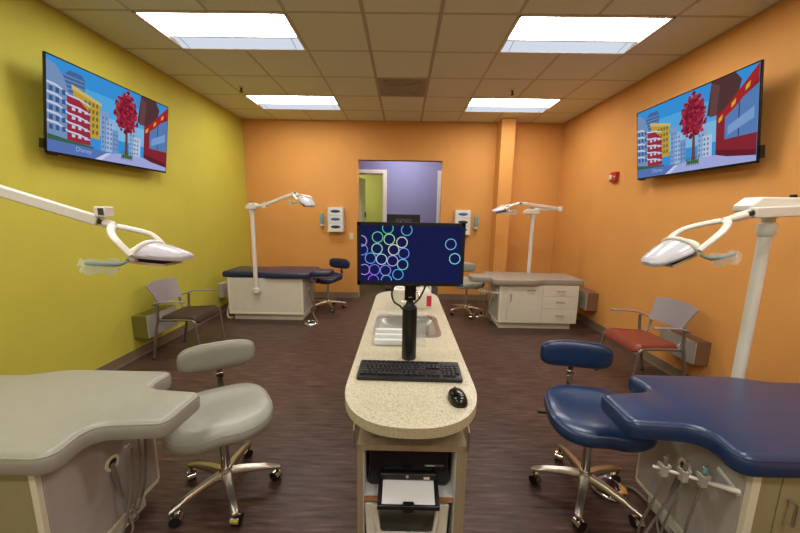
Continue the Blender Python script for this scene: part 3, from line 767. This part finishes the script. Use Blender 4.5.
bench((-1.30, 1.53), RP, GREYV, GREYP, 'pale grey upholstered dental bench beside the yellow wall', KHAKI, (-.10, .26))
bench((-1.40, 4.96), RP, NAVYV, BLUEP, 'navy upholstered dental bench in the corner of yellow and orange walls', OFFW, (-.10, .26))

# foot pedals
def pedal(x, y, label, ends):
    t = thing('foot_pedal', label, 'foot pedal', (x, y, 0), 0, 'chrome foot pedals')
    obj('disc', lathe(B(), [(.095, .0), (.1, .006), (.098, .016), (.085, .026), (.06, .03), (.055, .024), (.03, .022)], 32), CHROME, t, True)
    obj('ring', lathe(B(), [(.035, .022), (.035, .034), (.028, .038), (.012, .04)], 20), BLACK, t, True)
    obj('lead', tube(B(), [(.09, 0, .012)] + ends, .008, 8, 5), HOSE, t, True)
pedal(1.20, 1.66, 'round chrome foot pedal behind the blue stool', [(.14, -.03, .012), (.16, -.2, .012), (.14, -.35, .012)])
pedal(-1.265, 4.36, 'round chrome foot pedal at the foot of the navy bench', [(.06, .10, .02), (.0, .16, .05), (-.03, .22, .10)])
pedal(1.16, 4.87, 'round chrome foot pedal behind the taupe bench', [(.12, -.03, .012), (.13, -.15, .012), (.15, -.3, .012)])

# ------------------------------------------------------------------ dental lamps
def beam(a, c, w, h):
    a, c = Vector(a), Vector(c); d = (c-a).normalized(); sd = d.cross(Vector((0, 0, 1))).normalized(); u = sd.cross(d)
    b = B(); v = [b.verts.new(p+sd*(x*w)+u*(z*h)) for p in (a, c) for x, z in ((-1, -1), (1, -1), (1, 1), (-1, 1))]
    for q in ((3, 2, 1, 0), (4, 5, 6, 7), (0, 1, 5, 4), (1, 2, 6, 5), (2, 3, 7, 6), (3, 0, 4, 7)): b.faces.new([v[i] for i in q])
    return b
def lamp(base, zb, zt, pts, apex, yd, hd, label, knuckle, gauge=False, lift=0, aw=.021, yl=.24, hl=.87):
    t = thing('dental_lamp', label, 'dental lamp', (base[0], base[1], zb))
    o = Vector((base[0], base[1], zb)); Lc = lambda p: Vector(p)-o
    obj('pole', cyl(B(), (0, 0, 0), (0, 0, zt-zb+lift), .027, n=20), WHITE, t, True)
    obj('collar', lathe(B(), [(.03, zt-zb-.07), (.038, zt-zb-.06), (.038, zt-zb-.005), (.03, zt-zb)], 20), WHITE, t, True)
    obj('mount_bracket', box(-.05, .05, -max(.02, knuckle[3]), .02, .0, .03), WHITE, t, bevel=.005)
    obj('mount_clamp', lathe(B(), [(.03, -.02), (.042, -.015), (.042, .05), (.03, .055)], 18), WHITE, t, True)
    # knuckle housing on the pole top
    kx0, kx1, kh, _ = knuckle
    prof = round_poly([(kx0, 0), (kx1, 0), (kx1, kh), (kx0+.05, kh), (kx0, kh*.45)], .012)
    b = prism(B(), prof, -.05, .05)
    for v in b.verts: v.co = Vector((v.co.x, v.co.z, v.co.y+zt-zb-.005+lift))
    obj('knuckle', b, WHITE, t, bevel=.008)
    obj('knuckle_knob', cyl(B(), ((kx0+kx1)/2, 0, zt-zb+kh-.006+lift), ((kx0+kx1)/2, 0, zt-zb+kh+.012+lift), .014), BLACK, t, True)
    # arms: rectangular-ish tubes
    P = [Lc(p) for p in pts]
    for k, (a, c) in enumerate(zip(P, P[1:])):
        d = (c-a).normalized()
        obj('arm', beam(a, c, aw*.85, aw*1.1), WHITE, t, bevel=.006)
        obj('elbow', cyl(B(), a-Vector((0, 0, .035)), a+Vector((0, 0, .035)), .03), WHITE, t, True) if k > 0 else None
    wr = P[-1]; ap = Lc(apex)
    d = (ap-wr).normalized()
    obj('wrist_joint', tube(B(), [wr-d*.01, wr+d*.05], .015, 10), BLACK, t, True)
    obj('wrist_cover', beam(wr+d*.005, wr+d*.075, .008, .021), WHITE, t, bevel=.004)
    obj('neck', tube(B(), [wr+d*.03, ap], lambda u: .02-.004*u, 10), WHITE, t, True)
    if gauge:
        g = obj('sensor_block', box(-.026, .026, -.026, .026, 0, .05), WHITE, t, bevel=.005, loc=P[-1]+Vector((.03, 0, .018))); obj('sensor_window', box(-.004, .022, -.028, -.026, .010, .042), DGREY, g)
    # wishbone yoke
    yd = Vector(yd).normalized(); hd = Vector(hd).normalized()
    s = Vector((0, 0, 1)).cross(yd).normalized(); n = yd.cross(s).normalized()
    if n.z < 0: n = -n
    ends = {}
    for q in (-1, 1):
        e = ap+yd*yl+s*q*.112; ends[q] = e
        obj('yoke_prong', tube(B(), [ap-d*.01, ap+yd*.025+s*q*.05+n*.004, ap+yd*yl*.5+s*q*.112+n*.018, e], .0165, 10, 6, flat=.75, ref=tuple(n)), WHITE, t, True)
    mid = (ends[1]+ends[-1])/2
    hn = s.cross(hd).normalized()
    if hn.z < 0: hn = -hn
    def sect(u):    # half width, height, below
        w = [(-.06, .070), (-.03, .098), (0, .104), (.06, .102), (.12, .090), (.165, .074), (.185, .060), (.195, .040)]
        for (a, x), (c, y) in zip(w, w[1:]):
            if a <= u <= c: return x+(y-x)*(u-a)/(c-a)
        return w[-1][1]
    def shell(u0, u1, k, f, hs, m, nm, below=.018):
        b = B(); rs = []
        for i in range(k+1):
            u = u0+(u1-u0)*i/k; w = sect(u)*f; h = hs*(w/.1)**1.2*(1-.25*max(0, u)/.195)
            c = mid+hd*(u*hl); r = [c+s*(w*math.cos(a))+hn*(h*math.sin(a)) for a in [PI*j/12 for j in range(13)]]
            r += [c-s*w*.92-hn*below, c+s*w*.92-hn*below]
            rs.append([b.verts.new(p) for p in r])
        for A, T in zip(rs, rs[1:]):
            for j in range(len(A)): b.faces.new((A[j], A[(j+1) % len(A)], T[(j+1) % len(A)], T[j]))
        b.faces.new(rs[0]); b.faces.new(rs[-1][::-1]); return obj(nm, b, m, t, True)
    shell(.0, .195, 12, 1, .050, SHIELD, 'lamp_head', .012); shell(-.06, -.002, 4, .92, .046, WHITE, 'rear_housing', .03)
    shell(-.03, .11, 6, .72, .0, BLACK, 'reflector_housing', .034)
    # band over the head at the pivot
    obj('head_band', tube(B(), [mid+s*(.108*math.cos(PI*j/12))+hn*(.056*math.sin(PI*j/12)) for j in range(13)], .011, 8, flat=.6), WHITE, t, True)
    b = B(); q = [mid+hd*(u*hl)+s*v-hn*.034 for u, v in ((-.04, -.07), (-.04, .07), (.12, .065), (.12, -.065))]
    r2 = [p-hn*.012 for p in q]; A = [b.verts.new(p) for p in q]; T = [b.verts.new(p) for p in r2]
    for i in range(4): b.faces.new((A[i], A[(i+1) % 4], T[(i+1) % 4], T[i]))
    b.faces.new(A[::-1]); b.faces.new(T); obj('light_window', b, PINKW, t)
    # side handles in clear sleeves
    for q in (-1, 1):
        c = ends[q]-n*.025; bk = Vector((hd.x, hd.y, hd.z*.35)).normalized()
        h = obj('grip_handle', tube(B(), [c, c+s*q*.035-bk*.01-hn*.016, c+s*q*.052-bk*.07-hn*.012, c+s*q*.03-bk*.12-hn*.012], .0075, 8, 5), GRIP if q*s.y < 0 else WHITE, t, True)
        pts = [(c+s*q*(.03+.025*math.sin(PI*k/6))-bk*(.01+.13*k/6)-hn*.02) for k in range(7)]
        b = B(); R1 = []
        for k, p in enumerate(pts):
            w = .03+.008*math.sin(k*2.1)
            R1.append([b.verts.new(p+hn*w+s*.004*math.sin(k*3)), b.verts.new(p+s*q*.012), b.verts.new(p-hn*(w+.006)), b.verts.new(p-s*q*.012)])
        for A, T in zip(R1, R1[1:]):
            for j in range(4): b.faces.new((A[j], A[(j+1) % 4], T[(j+1) % 4], T[j]))
        obj('clear_sleeve', b, SLEEVE, h, True)
    return t
lamp((1.90, 1.735), .40, 1.52, [(1.93, 1.735, 1.61), (2.52, 1.735, 1.61), (1.715, 1.645, 1.567)], (1.585, 1.65, 1.525), (-.19, 0, -.135), (-.19, 0, -.105), 'cream dental lamp on a pole between blue bench and orange wall', (-.15, .36, .075, .111), lift=.058, aw=.024)
lamp((1.90, 4.86), .40, 1.57, [(1.93, 4.86, 1.63), (2.29, 4.86, 1.645), (1.70, 4.82, 1.715)], (1.62, 4.82, 1.70), (-.2, -.02, -.08), (-.2, -.03, -.05), 'white dental lamp on a pole behind the taupe bench', (-.13, .08, .075, .051), aw=.018, yl=.20, hl=.85)
lamp((-2.03, 4.398), .44, 1.57, [(-1.98, 4.405, 1.615), (-1.86, 4.40, 1.625), (-1.44, 4.38, 1.785)], (-1.395, 4.38, 1.765), (.15, -.14, -.09), (.14, -.13, -.10), 'white dental lamp on a pole clamped to the navy bench', (-.065, .065, .085, 0), aw=.017, yl=.19, hl=.8)
lamp((-2.02, .968), .44, 1.57, [(-2.03, .98, 1.64), (-2.3, 1.3, 1.81), (-1.45, 1.55, 1.48)], (-1.375, 1.55, 1.455), (.145, 0, -.115), (.15, .085, -.035), 'white dental lamp reaching over the pale grey bench', (-.1, .1, .08, 0), gauge=True, aw=.022, yl=.20, hl=.80)

# ------------------------------------------------------------------ operator stools
def stool(loc, face, vinyl, label, spin=90, dz=0):
    # local: faces -y; back rest at +y
    t = thing('operator_stool', label, 'stool', (loc[0], loc[1], 0), math.atan2(face[1], face[0])+PI/2)
    rz = t.rotation_euler.z
    b = lathe(B(), [(.03, .085), (.042, .09), (.042, .125), (.03, .14), (.028, .15)], 20); obj('hub', b, ALU, t, True)
    obj('gas_column', cyl(cyl(B(), (0, 0, .13), (0, 0, .30), .024, n=18), (0, 0, .30), (0, 0, .43+dz), .017, n=16), CHROME, t, True)
    for k in range(5):
        a = math.radians(spin+72*k)-rz; d = Vector((math.cos(a), math.sin(a), 0)); s = Vector((-d.y, d.x, 0))
        b = B(); rs = []
        for u, z, w, h in ((.02, .118, .026, .022), (.10, .116, .022, .019), (.20, .103, .018, .014), (.265, .088, .017, .010), (.28, .082, .012, .008)):
            c = d*u+Vector((0, 0, z)); rs.append([b.verts.new(c+s*(w*x)+Vector((0, 0, h*y))) for x, y in ((-1, -.8), (-1, .2), (-.6, .8), (.6, .8), (1, .2), (1, -.8))])
        for A, T in zip(rs, rs[1:]):
            for j in range(6): b.faces.new((A[j], A[(j+1) % 6], T[(j+1) % 6], T[j]))
        b.faces.new(rs[0]); b.faces.new(rs[-1][::-1]); lg = obj('leg', b, ALU, t, True)
        c = d*.262; w = Vector((math.cos(a+.9), math.sin(a+.9), 0)); off = Vector((-w.y, w.x, 0))*.012
        obj('caster_stem', cyl(B(), c+Vector((0, 0, .05)), c+Vector((0, 0, .085)), .007, n=10), BLACK, lg, True)
        bb = B()
        for q in (-1, 1): cyl(bb, c+off+w*(q*.004)+Vector((0, 0, .027)), c+off+w*(q*.02)+Vector((0, 0, .027)), .027, n=18)
        obj('caster', bb, BLACK, lg, True)
        bb = tube(B(), [c+off+Vector((0, 0, .027))+(Vector((-w.y, w.x, 0))*math.cos(th)+Vector((0, 0, 1))*math.sin(th))*.031 for th in [PI*j/8 for j in range(9)]], .016, 8, flat=.25, ref=None)
        bb.free(); bb = B(); rs = []
        e1 = Vector((-w.y, w.x, 0))
        for th in [PI*(-.05)+PI*1.0*j/8 for j in range(9)]:
            c0 = c+off+Vector((0, 0, .027))+(e1*math.cos(th)+Vector((0, 0, 1))*math.sin(th))*.030
            rs.append([bb.verts.new(c0-w*.021), bb.verts.new(c0+w*.021)])
        for A, T in zip(rs, rs[1:]): bb.faces.new((A[0], A[1], T[1], T[0]))
        obj('caster_hood', bb, CHROME, lg, True)
    before = set(bpy.data.objects)
    obj('seat_plate', box(-.10, .10, -.09, .14, .415, .432), BLACK, t, bevel=.004)
    # contoured saddle-like seat
    def outl(a):
        c, s = math.cos(a), math.sin(a); e = .62
        x = math.copysign(abs(c)**e, c); y = math.copysign(abs(s)**e, s)
        w = .243-.02*y; return (x*w, y*.205-.02)
    n = 48; OL = [outl(2*PI*k/n) for k in range(n)]
    def zt(x, y):
        v = (y+.02)/.205; u = x/.23
        return .035*max(0, v)**2.2-.03*max(0, -v)**2.5+.018*u*u*(1-abs(v)*.5)+.012*math.exp(-(u*4)**2)*max(0, -v)
    b = B(); rs = []
    for f, z in ((.86, .428), (.95, .434), (1.0, .452), (1.0, .470), (.985, .487), (.955, .499), (.90, .507), (.7, .509), (.45, .508), (.2, .507)):
        rr = []
        for x, y in OL:
            X, Y = x*f, (y+.02)*f-.02; rr.append(b.verts.new((X, Y, z+zt(X, Y)*(1 if z > .49 else .9))))
        rs.append(rr)
    for A, T in zip(rs, rs[1:]):
        for j in range(n): b.faces.new((A[j], A[(j+1) % n], T[(j+1) % n], T[j]))
    b.faces.new(rs[0][::-1]); b.faces.new(rs[-1])
    st = obj('seat', b, vinyl, t, True)
    pp = [(x*.978, (y+.02)*.978-.02) for x, y in OL]
    obj('seam', tube(B(), [(x, y, .4915+zt(x, y)) for x, y in pp], .0022, 6, 0, True), vinyl, st, True)
    # back rest: bent pill
    b = B(); W, H = .208, .083; rs = []; n2 = 40
    ol = []
    for k in range(n2):
        a = 2*PI*k/n2; c, s = math.cos(a), math.sin(a)
        ol.append((W*math.copysign(abs(c)**.5, c), H*math.copysign(abs(s)**.62, s)))
    for f, y in ((.3, .026), (.8, .026), (.94, .02), (1.0, .004), (1.0, -.008), (.95, -.024), (.86, -.032), (.5, -.036), (.2, -.037)):
        rs.append([b.verts.new((x*f, .335+y-.55*(x*f)**2, (.665)+z*f)) for x, z in ol])
    for A, T in zip(rs, rs[1:]):
        for j in range(n2): b.faces.new((A[j], A[(j+1) % n2], T[(j+1) % n2], T[j]))
    b.faces.new(rs[0]); b.faces.new(rs[-1][::-1]); bk = obj('backrest', b, vinyl, t, True)
    obj('seam', tube(B(), [(x*.985, .335-.018-.55*(x*.985)**2, (.665)+z*.985) for x, z in ol], .002, 6, 0, True), vinyl, bk, True)
    b = tube(B(), [(0, .12, .424), (0, .30, .424), (0, .345, .45), (0, .36, .56), (0, .362, .66)], .016, 8, 5, flat=.35, ref=None)
    b.free(); b = B(); bx(b, -.018, .018, .10, .37, .418, .426); bx(b, -.018, .018, .362, .370, .418, .68); obj('back_stem', b, CHROME, t, bevel=.003)
    obj('stem_clamp', box(-.023, .023, .357, .376, .50, .535), CHROME, t, bevel=.003)
    obj('height_lever', tube(B(), [(-.08, .02, .423), (-.20, .04, .418), (-.265, .04, .418)], lambda u: .005 if u < .7 else .009, 8), BLACK, t, True)
    for o in t.children:                      # seat raised on its gas column
        if o not in before: o.location.z += dz
    return t
stool((-.955, 1.585), (.50, -.86), GREYV, 'grey vinyl operator stool pushed under the pale grey bench', 90)
stool((1.035, 1.62), (-.16, -.98), BLUEV, 'glossy blue operator stool pushed under the royal blue bench', 92, .022)
stool((-1.20, 5.12), (-.45, -.9), NAVYV, 'navy operator stool beside the far navy bench', 80, .035)
stool((1.0, 4.96), (.05, -1), GREYV, 'grey operator stool beside the taupe bench', 60, .03)

# ------------------------------------------------------------------ guest armchairs
def chair(loc, rz, vinyl, label):
    # local: faces -y
    t = thing('guest_chair', label, 'chair', (loc[0], loc[1], 0), rz); t.scale = (1, .90, 1)
    ol = round_poly([(-.235, -.24), (.235, -.24), (.205, .22), (-.205, .22)], .06, 6)
    b = cushion(B(), ol, [(.415, .02), (.42, .006), (.435, 0), (.45, .003), (.462, .018), (.466, .04)])
    for v in b.verts: v.co.z += -.05*max(0, (-v.co.y-.15)/.09)**2-.02*max(0, (v.co.y))/.22
    obj('seat', b, vinyl, t, True)
    for s in (-1, 1):
        obj('front_leg', tube(B(), [(s*.235, -.255, 0), (s*.235, -.215, .36), (s*.232, -.20, .405), (s*.225, -.12, .42), (s*.225, .20, .415)], .0125, 10, 5), CHFRAME, t, True)
        obj('rear_leg', tube(B(), [(s*.245, .285, 0), (s*.25, .22, .32), (s*.25, .19, .45), (s*.25, .18, .585)], .0135, 10, 5), CHFRAME, t, True)
        b = tube(B(), [(s*.22, .25, .575), (s*.25, .19, .60), (s*.262, .10, .618), (s*.27, -.10, .625), (s*.27, -.13, .622)], .021, 10, 6, flat=.45, ref=(0, 0, 1))
        obj('armrest', b, LILAC, t, True)
        obj('foot_glide', cyl(B(), (s*.235, -.255, 0), (s*.235, -.254, .012), .015, n=12), BLACK, t); obj('foot_glide', cyl(B(), (s*.245, .285, 0), (s*.245, .284, .012), .016, n=12), BLACK, t)
        obj('back_upright', tube(B(), [(s*.19, .19, .425), (s*.188, .235, .47), (s*.185, .258, .60)], .012, 8, 4), LILAC, t, True)
    obj('rear_rail', tube(B(), [(-.25, .195, .43), (.25, .195, .43)], .011, 8), CHFRAME, t, True)
    # moulded shell back, wider at the top and bowed
    b = B(); nu, nv = 14, 8; G = {}
    for side in (0, 1):
        for i in range(nu+1):
            for j in range(nv+1):
                u = -1+2*i/nu; v = j/nv
                hw = .18+.045*v**1.4; zz = .565+.205*v+.022*(1-u*u)*v
                x = u*hw; y = .262+.09*v-.05*u*u+.012*side
                G[side, i, j] = b.verts.new((x, y, zz))
    for side in (0, 1):
        for i in range(nu):
            for j in range(nv):
                b.faces.new((G[side, i, j], G[side, i+1, j], G[side, i+1, j+1], G[side, i, j+1]))
    for i in range(nu):
        for j in (0, nv): b.faces.new((G[0, i, j], G[0, i+1, j], G[1, i+1, j], G[1, i, j]))
    for j in range(nv):
        for i in (0, nu): b.faces.new((G[0, i, j], G[0, i, j+1], G[1, i, j+1], G[1, i, j]))
    obj('backrest', b, LILAC, t, True)
    return t
chair((-2.32, 3.42), PI/2+.02, BROWNV, 'guest armchair with a dark brown seat against the yellow wall')
chair((2.22, 2.90), -PI/2+.03, REDV, 'guest armchair with a rust red seat against the orange wall')

# ------------------------------------------------------------------ wall boxes and small wall things
def wallbox(x0, x1, y0, y1, z0, z1, side, m, label):
    t = thing('utility_box', label, 'utility box', ((x0+x1)/2, (y0+y1)/2, z0))
    hx, hy, h = (x1-x0)/2, (y1-y0)/2, z1-z0
    obj('casing', box(-hx, hx, -hy, hy, 0, h), m, t, bevel=.002)
    f = -side*hx
    obj('cover_plate', box(min(f, f-side*.012), max(f, f-side*.012), -hy+.003, hy-.003, .004, h-.004), BOXF, t, bevel=.002)
    obj('cover_seam', box(min(f-side*.012, f-side*.0135), max(f-side*.012, f-side*.0135), -.004, .004, .004, h-.004), ENDP, t)
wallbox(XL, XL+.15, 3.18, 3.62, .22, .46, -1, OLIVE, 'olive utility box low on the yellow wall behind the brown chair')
wallbox(XR-.12, XR, 2.70, 3.10, .27, .48, 1, BRWOOD, 'brown utility box low on the orange wall behind the rust chair')
wallbox(XR-.15, XR, 4.35, 4.80, .26, .51, 1, BRWOOD, 'brown utility box low on the orange wall behind the taupe bench')
wallbox(XL, XL+.06, 4.76, 4.94, .24, .46, -1, BOXF, 'grey utility box low on the yellow wall behind the navy bench')

def dispenser(xc, z0, label, gl, flip):
    t = thing('glove_rack', label, 'rack', (xc, YB-.001, z0)); w, h, d = .135, .41, .11
    obj('back_plate', box(-w, w, -.006, 0, 0, h), WHITE, t)
    for x in (-w, w-.006): obj('side_wall', box(x, x+.006, -d, -.006, 0, h), WHITE, t)
    for k in range(3): obj('ledge', box(-w+.006, w-.006, -d, -.006, .002+k*.134, .008+k*.134), WHITE, t)
    obj('foot_bar', box(-w-.012, w+.0, -d-.004, -.02, -.016, .0), WHITE, t, bevel=.002)
    for k in range(3):
        g = thing('glove_box', ('lowest', 'middle', 'top')[k]+' glove box in the '+gl, 'glove box', (xc, YB-.06, z0+.009+k*.134), 0, 'glove boxes in the '+gl)
        obj('carton', box(-w+.009, w-.009, -.052, .04, 0, .122), WHITEM, g, bevel=.002)
        e = [(.085*math.cos(2*PI*q/20), .062+.026*math.sin(2*PI*q/20)) for q in range(20)]
        b = B(); A = [b.verts.new((p[0], -.0525, p[1])) for p in e]; T = [b.verts.new((p[0]*.5, -.062, .062+(p[1]-.062)*.5)) for p in e]
        for i in range(20): b.faces.new((A[i], A[(i+1) % 20], T[(i+1) % 20], T[i]))
        b.faces.new(T); b.faces.new(A[::-1])
        obj('glove_tuft', b, (GLOVED, GLOVEB, GLOVED)[k] if not flip else (GLOVED, GLOVED, GLOVEB)[k], g, True)
dispenser(-1.185, 1.225, 'white three-tier glove rack on the end wall by the light switch', 'rack by the light switch', False)
dispenser(1.03, 1.21, 'white three-tier glove rack on the end wall between doorway and column', 'rack beside the column', True)
def sanitizer(xc, zc, label):
    t = thing('soap_dispenser', label, 'dispenser', (xc, YB-.001, zc-.115))
    obj('wall_holder', box(-.035, .035, -.05, 0, .0, .16), WHITE, t, bevel=.006)
    obj('bottle', lathe(B(), [(.03, .05), (.033, .06), (.033, .2), (.026, .225), (.012, .232)], 18), SANI, t, True, loc=(0, -.06, 0)); obj('spout', box(-.014, .014, -.085, -.05, .005, .045), WHITE, t, bevel=.004)
sanitizer(-1.435, 1.415, 'slim teal sanitizer dispenser on the wall beside the navy bench lamp')
sanitizer(1.275, 1.405, 'slim teal sanitizer dispenser on the wall beside the column')
t = thing('light_switch', 'almond light switch plate on the orange end wall', 'switch', (-.93, YB, 1.13))
obj('plate', box(-.036, .036, -.006, 0, -.058, .058), ALMOND, t, bevel=.002); obj('toggle', box(-.006, .006, -.016, -.006, -.012, .012), ALMOND, t)
t = thing('fire_alarm', 'red fire alarm strobe on the orange wall beside the television', 'fire alarm', (XR, 4.28, 1.98))
obj('housing', box(-.045, 0, -.06, .06, 0, .12), REDP, t, bevel=.006); obj('strobe_lens', box(-.06, -.045, .005, .045, .03, .085), WHITE, t, bevel=.004)
me = text_mesh('FIRE', .026); me.materials.append(WHITE)
o = bpy.data.objects.new('lettering', me); link(o, t); o.location = (-.0458, -.03, .06); o.rotation_euler = (PI/2, 0, -PI/2)
